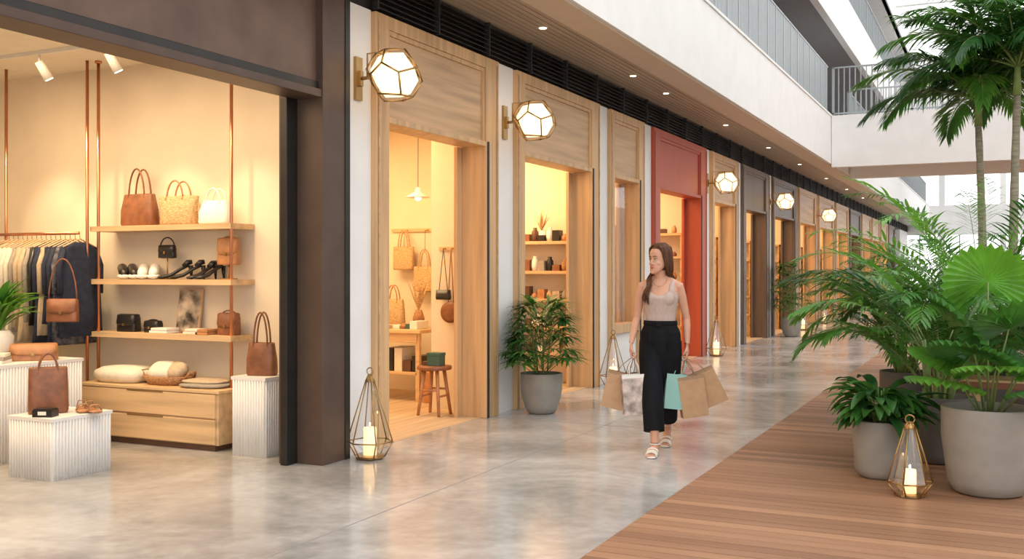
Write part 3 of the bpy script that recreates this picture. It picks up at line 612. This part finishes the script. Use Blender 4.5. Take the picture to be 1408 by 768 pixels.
body.tube([(-.08,0,.88),(-.06,-.07,.68),(-.035,-.15,.48),(-.022,-.20,.32),(-.015,-.245,.18),(-.012,-.262,.085)],[.085,.072,.05,.048,.036,.030],'skin',16)
body.tube([(.08,0,.88),(.07,.01,.68),(.06,.015,.48),(.045,.12,.34),(.035,.20,.22),(.03,.245,.145)],[.085,.072,.05,.048,.036,.030],'skin',16)
def foot(x,y,rear,s):
    if not rear: P=[(x,y+.035,.045),(x,y,.055),(x,y-.05,.055),(x,y-.10,.04),(x,y-.15,.03),(x,y-.185,.026)]
    else: P=[(x,y+.03,.12),(x,y-.01,.115),(x,y-.045,.085),(x,y-.08,.052),(x,y-.12,.03),(x,y-.155,.026)]
    body.tube(P,[.026,.032,.033,.036,.040,.034],'skin',16,flat=.62,up=(0,0,1))
    e=Vector(P[-1])
    for i in range(5):
        o=(i-2)*.0145*s; l=.034-.006*i if i else .038
        body.tube([e+Vector((o,.012,-.004)),e+Vector((o,-l*.6,-.005)),e+Vector((o,-l,-.009))],[.010 if i else .012,.0095 if i else .012,.007],'skin',8)
    b=MB(); b.X=BX
    Q=[Vector(p)+Vector((0,0,-.030 if j else -.034)) for j,p in enumerate(P)]+[e+Vector((0,-.045,-.020))]
    Q=[Vector((q.x,q.y,max(q.z,.009))) for q in Q]
    b.tube([Q[0]+Vector((0,.02,0))]+Q,[.022,.032,.033,.033,.037,.043,.043,.03],'sandal',16,flat=.2,up=(0,0,1))
    for j in (3,4,5):
        c=Vector(P[j]); rr=.041; b.tube([(c.x+rr*math.cos(a),c.y-.01,c.z-.006+rr*.72*math.sin(a)) for a in [math.pi*k/10 for k in range(11)]],.008,'sandal',6,flat=1)
    c=Vector(P[0]); b.tube([(c.x+.038*math.cos(a),c.y-.02+.038*math.sin(a)-.01,c.z+.035) for a in [2*math.pi*k/16 for k in range(17)]],.005,'sandal',6)
    if rear: b.tube([Q[0],(Q[0].x,Q[0].y+.005,Q[0].z-.045)],[.018,.013],'sandal',8)
    else: b.box(x-.02,x+.02,y+.01,y+.055,0,.02,'sandal')
    return b.finish('sandal')
f1=foot(-.012,-.262,False,1); f2=foot(.03,.245,True,-1)
body_o=body.finish('body',remesh=.0042,smooth=3)
t=MB(); t.X=BX
t.rings([(0,0,1.01,.124,.092),(0,0,1.04,.123,.092),(0,0,1.10,.127,.096),(0,-.004,1.17,.141,.107),(0,-.008,1.23,.150,.117),(0,-.004,1.27,.148,.110),(0,-.0,1.290,.135,.098)],'top',40)
for s in (-1,1):
    t.ball((s*.058,-.064,1.225),(.072,.057,.068),'top')
    t.tube([(s*.098,-.085,1.24),(s*.100,-.080,1.29),(s*.102,-.052,1.338),(s*.102,.0,1.372),(s*.10,.05,1.350),(s*.098,.085,1.27)],[.034,.026,.022,.021,.025,.034],'top',12,flat=.36,up=(0,-1,.3))
Bi=BX.inverted()
def _scoop(v):
    q=Bi@Vector(v)
    if q.z>1.255 and q.y<0 and abs(q.x)<.075: v=(v[0],v[1],v[2]-(q.z-1.24)*.75*math.cos(q.x/.075*math.pi/2))
    return v
t.V=[_scoop(v) for v in t.V]
top_o=t.finish('tank_top',remesh=.005,smooth=12)
t=MB(); t.X=BX
t.rings([(0,-.01,.74,.115,.085),(0,-.006,.80,.150,.106),(0,0,.88,.168,.120),(0,0,.95,.162,.115),(0,0,1.0,.138,.101),(0,0,1.045,.128,.096)],'trouser',40)
t.tube([(-.078,0,.88),(-.072,-.03,.75),(-.06,-.09,.60),(-.048,-.13,.46),(-.035,-.175,.32),(-.022,-.215,.17)],[.095,.10,.094,.089,.085,.084],'trouser',24)
t.tube([(.078,0,.88),(.075,.0,.75),(.066,.02,.60),(.058,.045,.46),(.048,.10,.33),(.038,.165,.22)],[.095,.10,.094,.087,.082,.080],'trouser',24)
for P_ in ([(-.075,-.098,.99),(-.078,-.118,.86),(-.076,-.130,.75),(-.064,-.182,.60),(-.052,-.216,.46),(-.04,-.258,.32)],[(.075,-.098,.99),(.078,-.118,.86),(.078,-.098,.75),(.072,-.072,.60),(.064,-.040,.46)]): t.tube(P_,.007,'trouser',8)
tr_o=t.finish('trousers',remesh=.006,smooth=4)
t=MB(); t.X=BX; t.rings([(0,0,1.012,.140,.105),(0,0,1.045,.135,.103)],'trouser',40); t.box(-.02,.02,-.115,-.103,1.0,1.04,'trouser'); belt=t.finish('waistband',bevel=.003)
t=MB(); t.X=BX@HX
for s in (-1,1):
    t.ball((s*.029,-.0775,.003),(.0125,.0085,.0046),'eyew'); t.ball((s*.029+.001,-.0838,.0025),(.0046,.003,.0044),'iris')
    t.tube([(s*.014,-.083,.005),(s*.022,-.0875,.0085),(s*.034,-.0855,.009),(s*.045,-.077,.006)],.0021,'brow',6)
    t.tube([(s*.012,-.089,.022),(s*.026,-.090,.028),(s*.046,-.078,.023)],[.0028,.0032,.0015],'brow',6)
t.tube([(-.024,-.084,-.062),(-.008,-.0985,-.0605),(0,-.0975,-.062),(.008,-.0985,-.0605),(.024,-.084,-.062)],[.002,.0045,.004,.0045,.002],'lips',8)
t.tube([(-.022,-.084,-.064),(0,-.0985,-.0705),(.022,-.084,-.064)],[.002,.0058,.002],'lips',8)
for s in (-1,1): t.ball((s*.076,.004,-.035),.004,'brass')
face=t.finish('face')
t=MB(); t.X=BX@HX; random.seed(4)
t.rings([(0,.030,-.09,.060,.062),(0,.026,-.05,.070,.072),(0,.024,0,.0765,.077),(0,.022,.04,.0785,.080),(0,.014,.075,.0735,.083),(0,.008,.10,.060,.070),(0,.006,.120,.034,.042),(0,.008,.127,.008,.01)],'hair',32)
HI=HX.inverted()
for i in range(240):
    if i<115: ph=random.choice([-1,1])*R(math.radians(30),math.radians(100))
    else: ph=R(math.radians(80),math.radians(280))
    dx,dy=math.sin(ph),-math.cos(ph); s_=1 if dx>0 else -1
    front=max(0,-dy); k=R(.98,1.07)
    ph2=abs(ph if ph<math.pi else ph-2*math.pi); ph2=max(ph2,math.radians(56)); dx2,dy2=s_*math.sin(ph2),-math.cos(ph2)
    p0=Vector((.012+s_*.004,-.060*front+.012+R(-.015,.015),.124-.03*front*front))
    p1=Vector((dx*.052*k,dy*.068+.008,.108)); p2=Vector((dx2*.083*k,dy2*.090*k+.014,.050)); p3=Vector((dx2*.092*k,dy2*.072*k+.022,-.03)); p4=Vector((dx2*.096*k,dy2*.055+.026,-.10))
    fr=dx<-.15 and front>.05; via=None
    if fr: via=HI@Vector((-.088+R(-.018,.018),-.078+R(-.012,.012),1.362)); T=HI@Vector((-.088+R(-.03,.024),-.145+R(-.012,.010),R(1.17,1.25)))
    elif dx>.1: via=HI@Vector((.080+R(-.02,.02),.055+R(-.03,.02),1.385)); T=HI@Vector((.085+R(-.03,.03),.085+R(-.02,.02),R(1.17,1.28)))
    else: T=HI@Vector((dx*.06+R(-.05,.05),.105+R(-.02,.02),R(1.15,1.25)))
    w=dx*3+dy*2+R(-.5,.5); P=[p0,p0.lerp(p1,.5)+Vector((0,0,.011)),p1+Vector((0,0,.004)),p1.lerp(p2,.5)+Vector((dx*.011,dy*.008,.011)),p2,p3,p4]
    for q in range(1,10):
        f=q/9
        if via is None: c=p4.lerp(T,f)
        else: c=p4.lerp(via,f*2.25) if f<.4444 else via.lerp(T,(f-.4444)/.5556)
        P.append(c+Vector((.015*f**.6*math.sin(w+q*1.0),.010*f**.6*math.cos(w+q*.9),0)))
    r=R(.0045,.008); n_=len(P); t.tube(P,[r*(.6 if j==0 else 1 if j<n_-5 else (.95,.85,.7,.5,.2)[j-n_+5]) for j in range(n_)],'hair',6)
hair=t.finish('hair')
t=MB(); t.X=BX; t.tube([(.05*math.cos(a)*1.15,-.02-.052*math.sin(a)-.03*max(0,math.sin(a)),1.385-.06*max(0,math.sin(a))) for a in [2*math.pi*k/24 for k in range(25)]],.0015,'brass',5); t.ball((0,-.105,1.322),.005,'brass')
wr=Vector((.215,.02,.862)); t.tube([(wr.x+.023*math.cos(a),wr.y+.023*math.sin(a),wr.z) for a in [2*math.pi*k/16 for k in range(17)]],.003,'brass',5); jw=t.finish('jewellery')
parent('walking_woman',[body_o,top_o,tr_o,belt,face,hair,jw,f1,f2])
def sbag(name,hand,off,yaw,w,h,d,k,tiltx=0,tilty=0,ki='kraft2'):
    b=MB(); c=Vector(hand)+Vector(off); b.X=XF(c.x,c.y,c.z,rz=yaw)@Matrix.Rotation(tilty,4,'Y')@Matrix.Rotation(tiltx,4,'X')
    z1=0;z0=-h; a=w/2;q=d/2; tq=q*.75
    V=[(-a,-q,z0),(a,-q,z0),(a,q,z0),(-a,q,z0),(-a,-tq,z1),(a,-tq,z1),(a,tq,z1),(-a,tq,z1),(-a*.97,0,z0+h*.25),(a*.97,0,z0+h*.25),(-a*.90,0,z1-.003),(a*.90,0,z1-.003)]
    b.add(V,[(0,3,2,1),(0,1,5,4),(2,3,7,6),(0,4,10,8),(0,8,3),(8,10,7,3),(1,9,11,5),(1,2,9),(9,2,6,11)],k)
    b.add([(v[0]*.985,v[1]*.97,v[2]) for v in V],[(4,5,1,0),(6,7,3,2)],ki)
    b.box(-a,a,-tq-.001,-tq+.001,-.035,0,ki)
    inv=b.X.inverted(); hp=inv@Vector(hand)
    for s in (-1,1):
        p0=Vector((-w*.2,s*tq,-.03));p1=Vector((w*.2,s*tq,-.03)); m=hp+Vector((0,0,0)); e=Vector((.010,0,0))
        b.tube([p0,p0.lerp(m,.5)+Vector((-.018,0,.0)),p0.lerp(m,.88)-e*.6,m+Vector((0,s*.002,.004)),p1.lerp(m,.88)+e*.6,p1.lerp(m,.5)+Vector((.018,0,0)),p1],.0032,ki,6)
    b.finish(name)
sbag('kraft_shopping_bag',hR,(-.10,-.02,-.13),.30,.20,.30,.10,'kraft',tilty=.22)
sbag('printed_shopping_bag',hR,(.015,-.05,-.14),.55,.20,.32,.09,'pastel',tilty=-.06,ki='whitel')
sbag('kraft_shopping_bag',hR,(-.03,.05,-.14),1.0,.20,.30,.09,'kraft')
sbag('teal_shopping_bag',hL,(-.045,-.085,-.125),.45,.16,.28,.07,'teal',tilty=.10,ki='teal')
sbag('kraft_shopping_bag',hL,(.045,-.03,-.14),.50,.21,.33,.10,'kraft',tilty=-.14)
sbag('kraft_shopping_bag',hL,(.11,.06,-.10),.25,.20,.30,.10,'kraft',tilty=-.45)
# ------------------------------------------------------------------ lights
def area(name,loc,sx,sy,P,col=(1,.70,.40),rot=(0,0,0)):
    l=bpy.data.lights.new(name,'AREA'); l.shape='RECTANGLE'; l.size=sx; l.size_y=sy; l.energy=P; l.color=col
    o=bpy.data.objects.new(name,l); o.location=loc; o.rotation_euler=rot; scene.collection.objects.link(o)
area('shop_ceiling_light',(-6.6,4.2,3.25),3,3.5,170,(1,.72,.43)); area('shop_ceiling_light',(-6.6,8.6,3.15),2,1.5,115,(1,.66,.33)); area('shop_ceiling_light',(-6.2,11.2,3.15),2,1,90,(1,.66,.33))
for i in range(2,14):
    a=cols[i][1]; c=cols[i+1][0]; area('shop_ceiling_light',(-6.2,(a+c)/2,3.15),1.8,(c-a)*.7,36*(c-a),(1,.64,.32))
for x in (-8.0,-7.3,-6.5,-5.7):
    l=bpy.data.lights.new('track_spot','SPOT'); l.energy=60; l.color=(1,.74,.44); l.spot_size=math.radians(62); l.spot_blend=.7; l.shadow_soft_size=.04
    o=bpy.data.objects.new('track_spot',l); o.location=(x+.05,6.09,3.04); o.rotation_euler=(math.radians(18),0,0); scene.collection.objects.link(o)
w=bpy.data.worlds.new('world'); scene.world=w; w.use_nodes=True; bg=w.node_tree.nodes['Background']; bg.inputs[0].default_value=(.98,.985,.99,1); bg.inputs[1].default_value=2.15
# ------------------------------------------------------------------ camera
cd=bpy.data.cameras.new('camera'); cd.sensor_width=36; cd.lens=36*1400/1408; cd.shift_y=-12/1408; cd.clip_end=200
co=bpy.data.objects.new('camera',cd); co.location=(0,0,1.45); co.rotation_euler=(math.pi/2,0,math.atan(671/1400)); scene.collection.objects.link(co); scene.camera=co
scene.view_settings.view_transform='Standard'
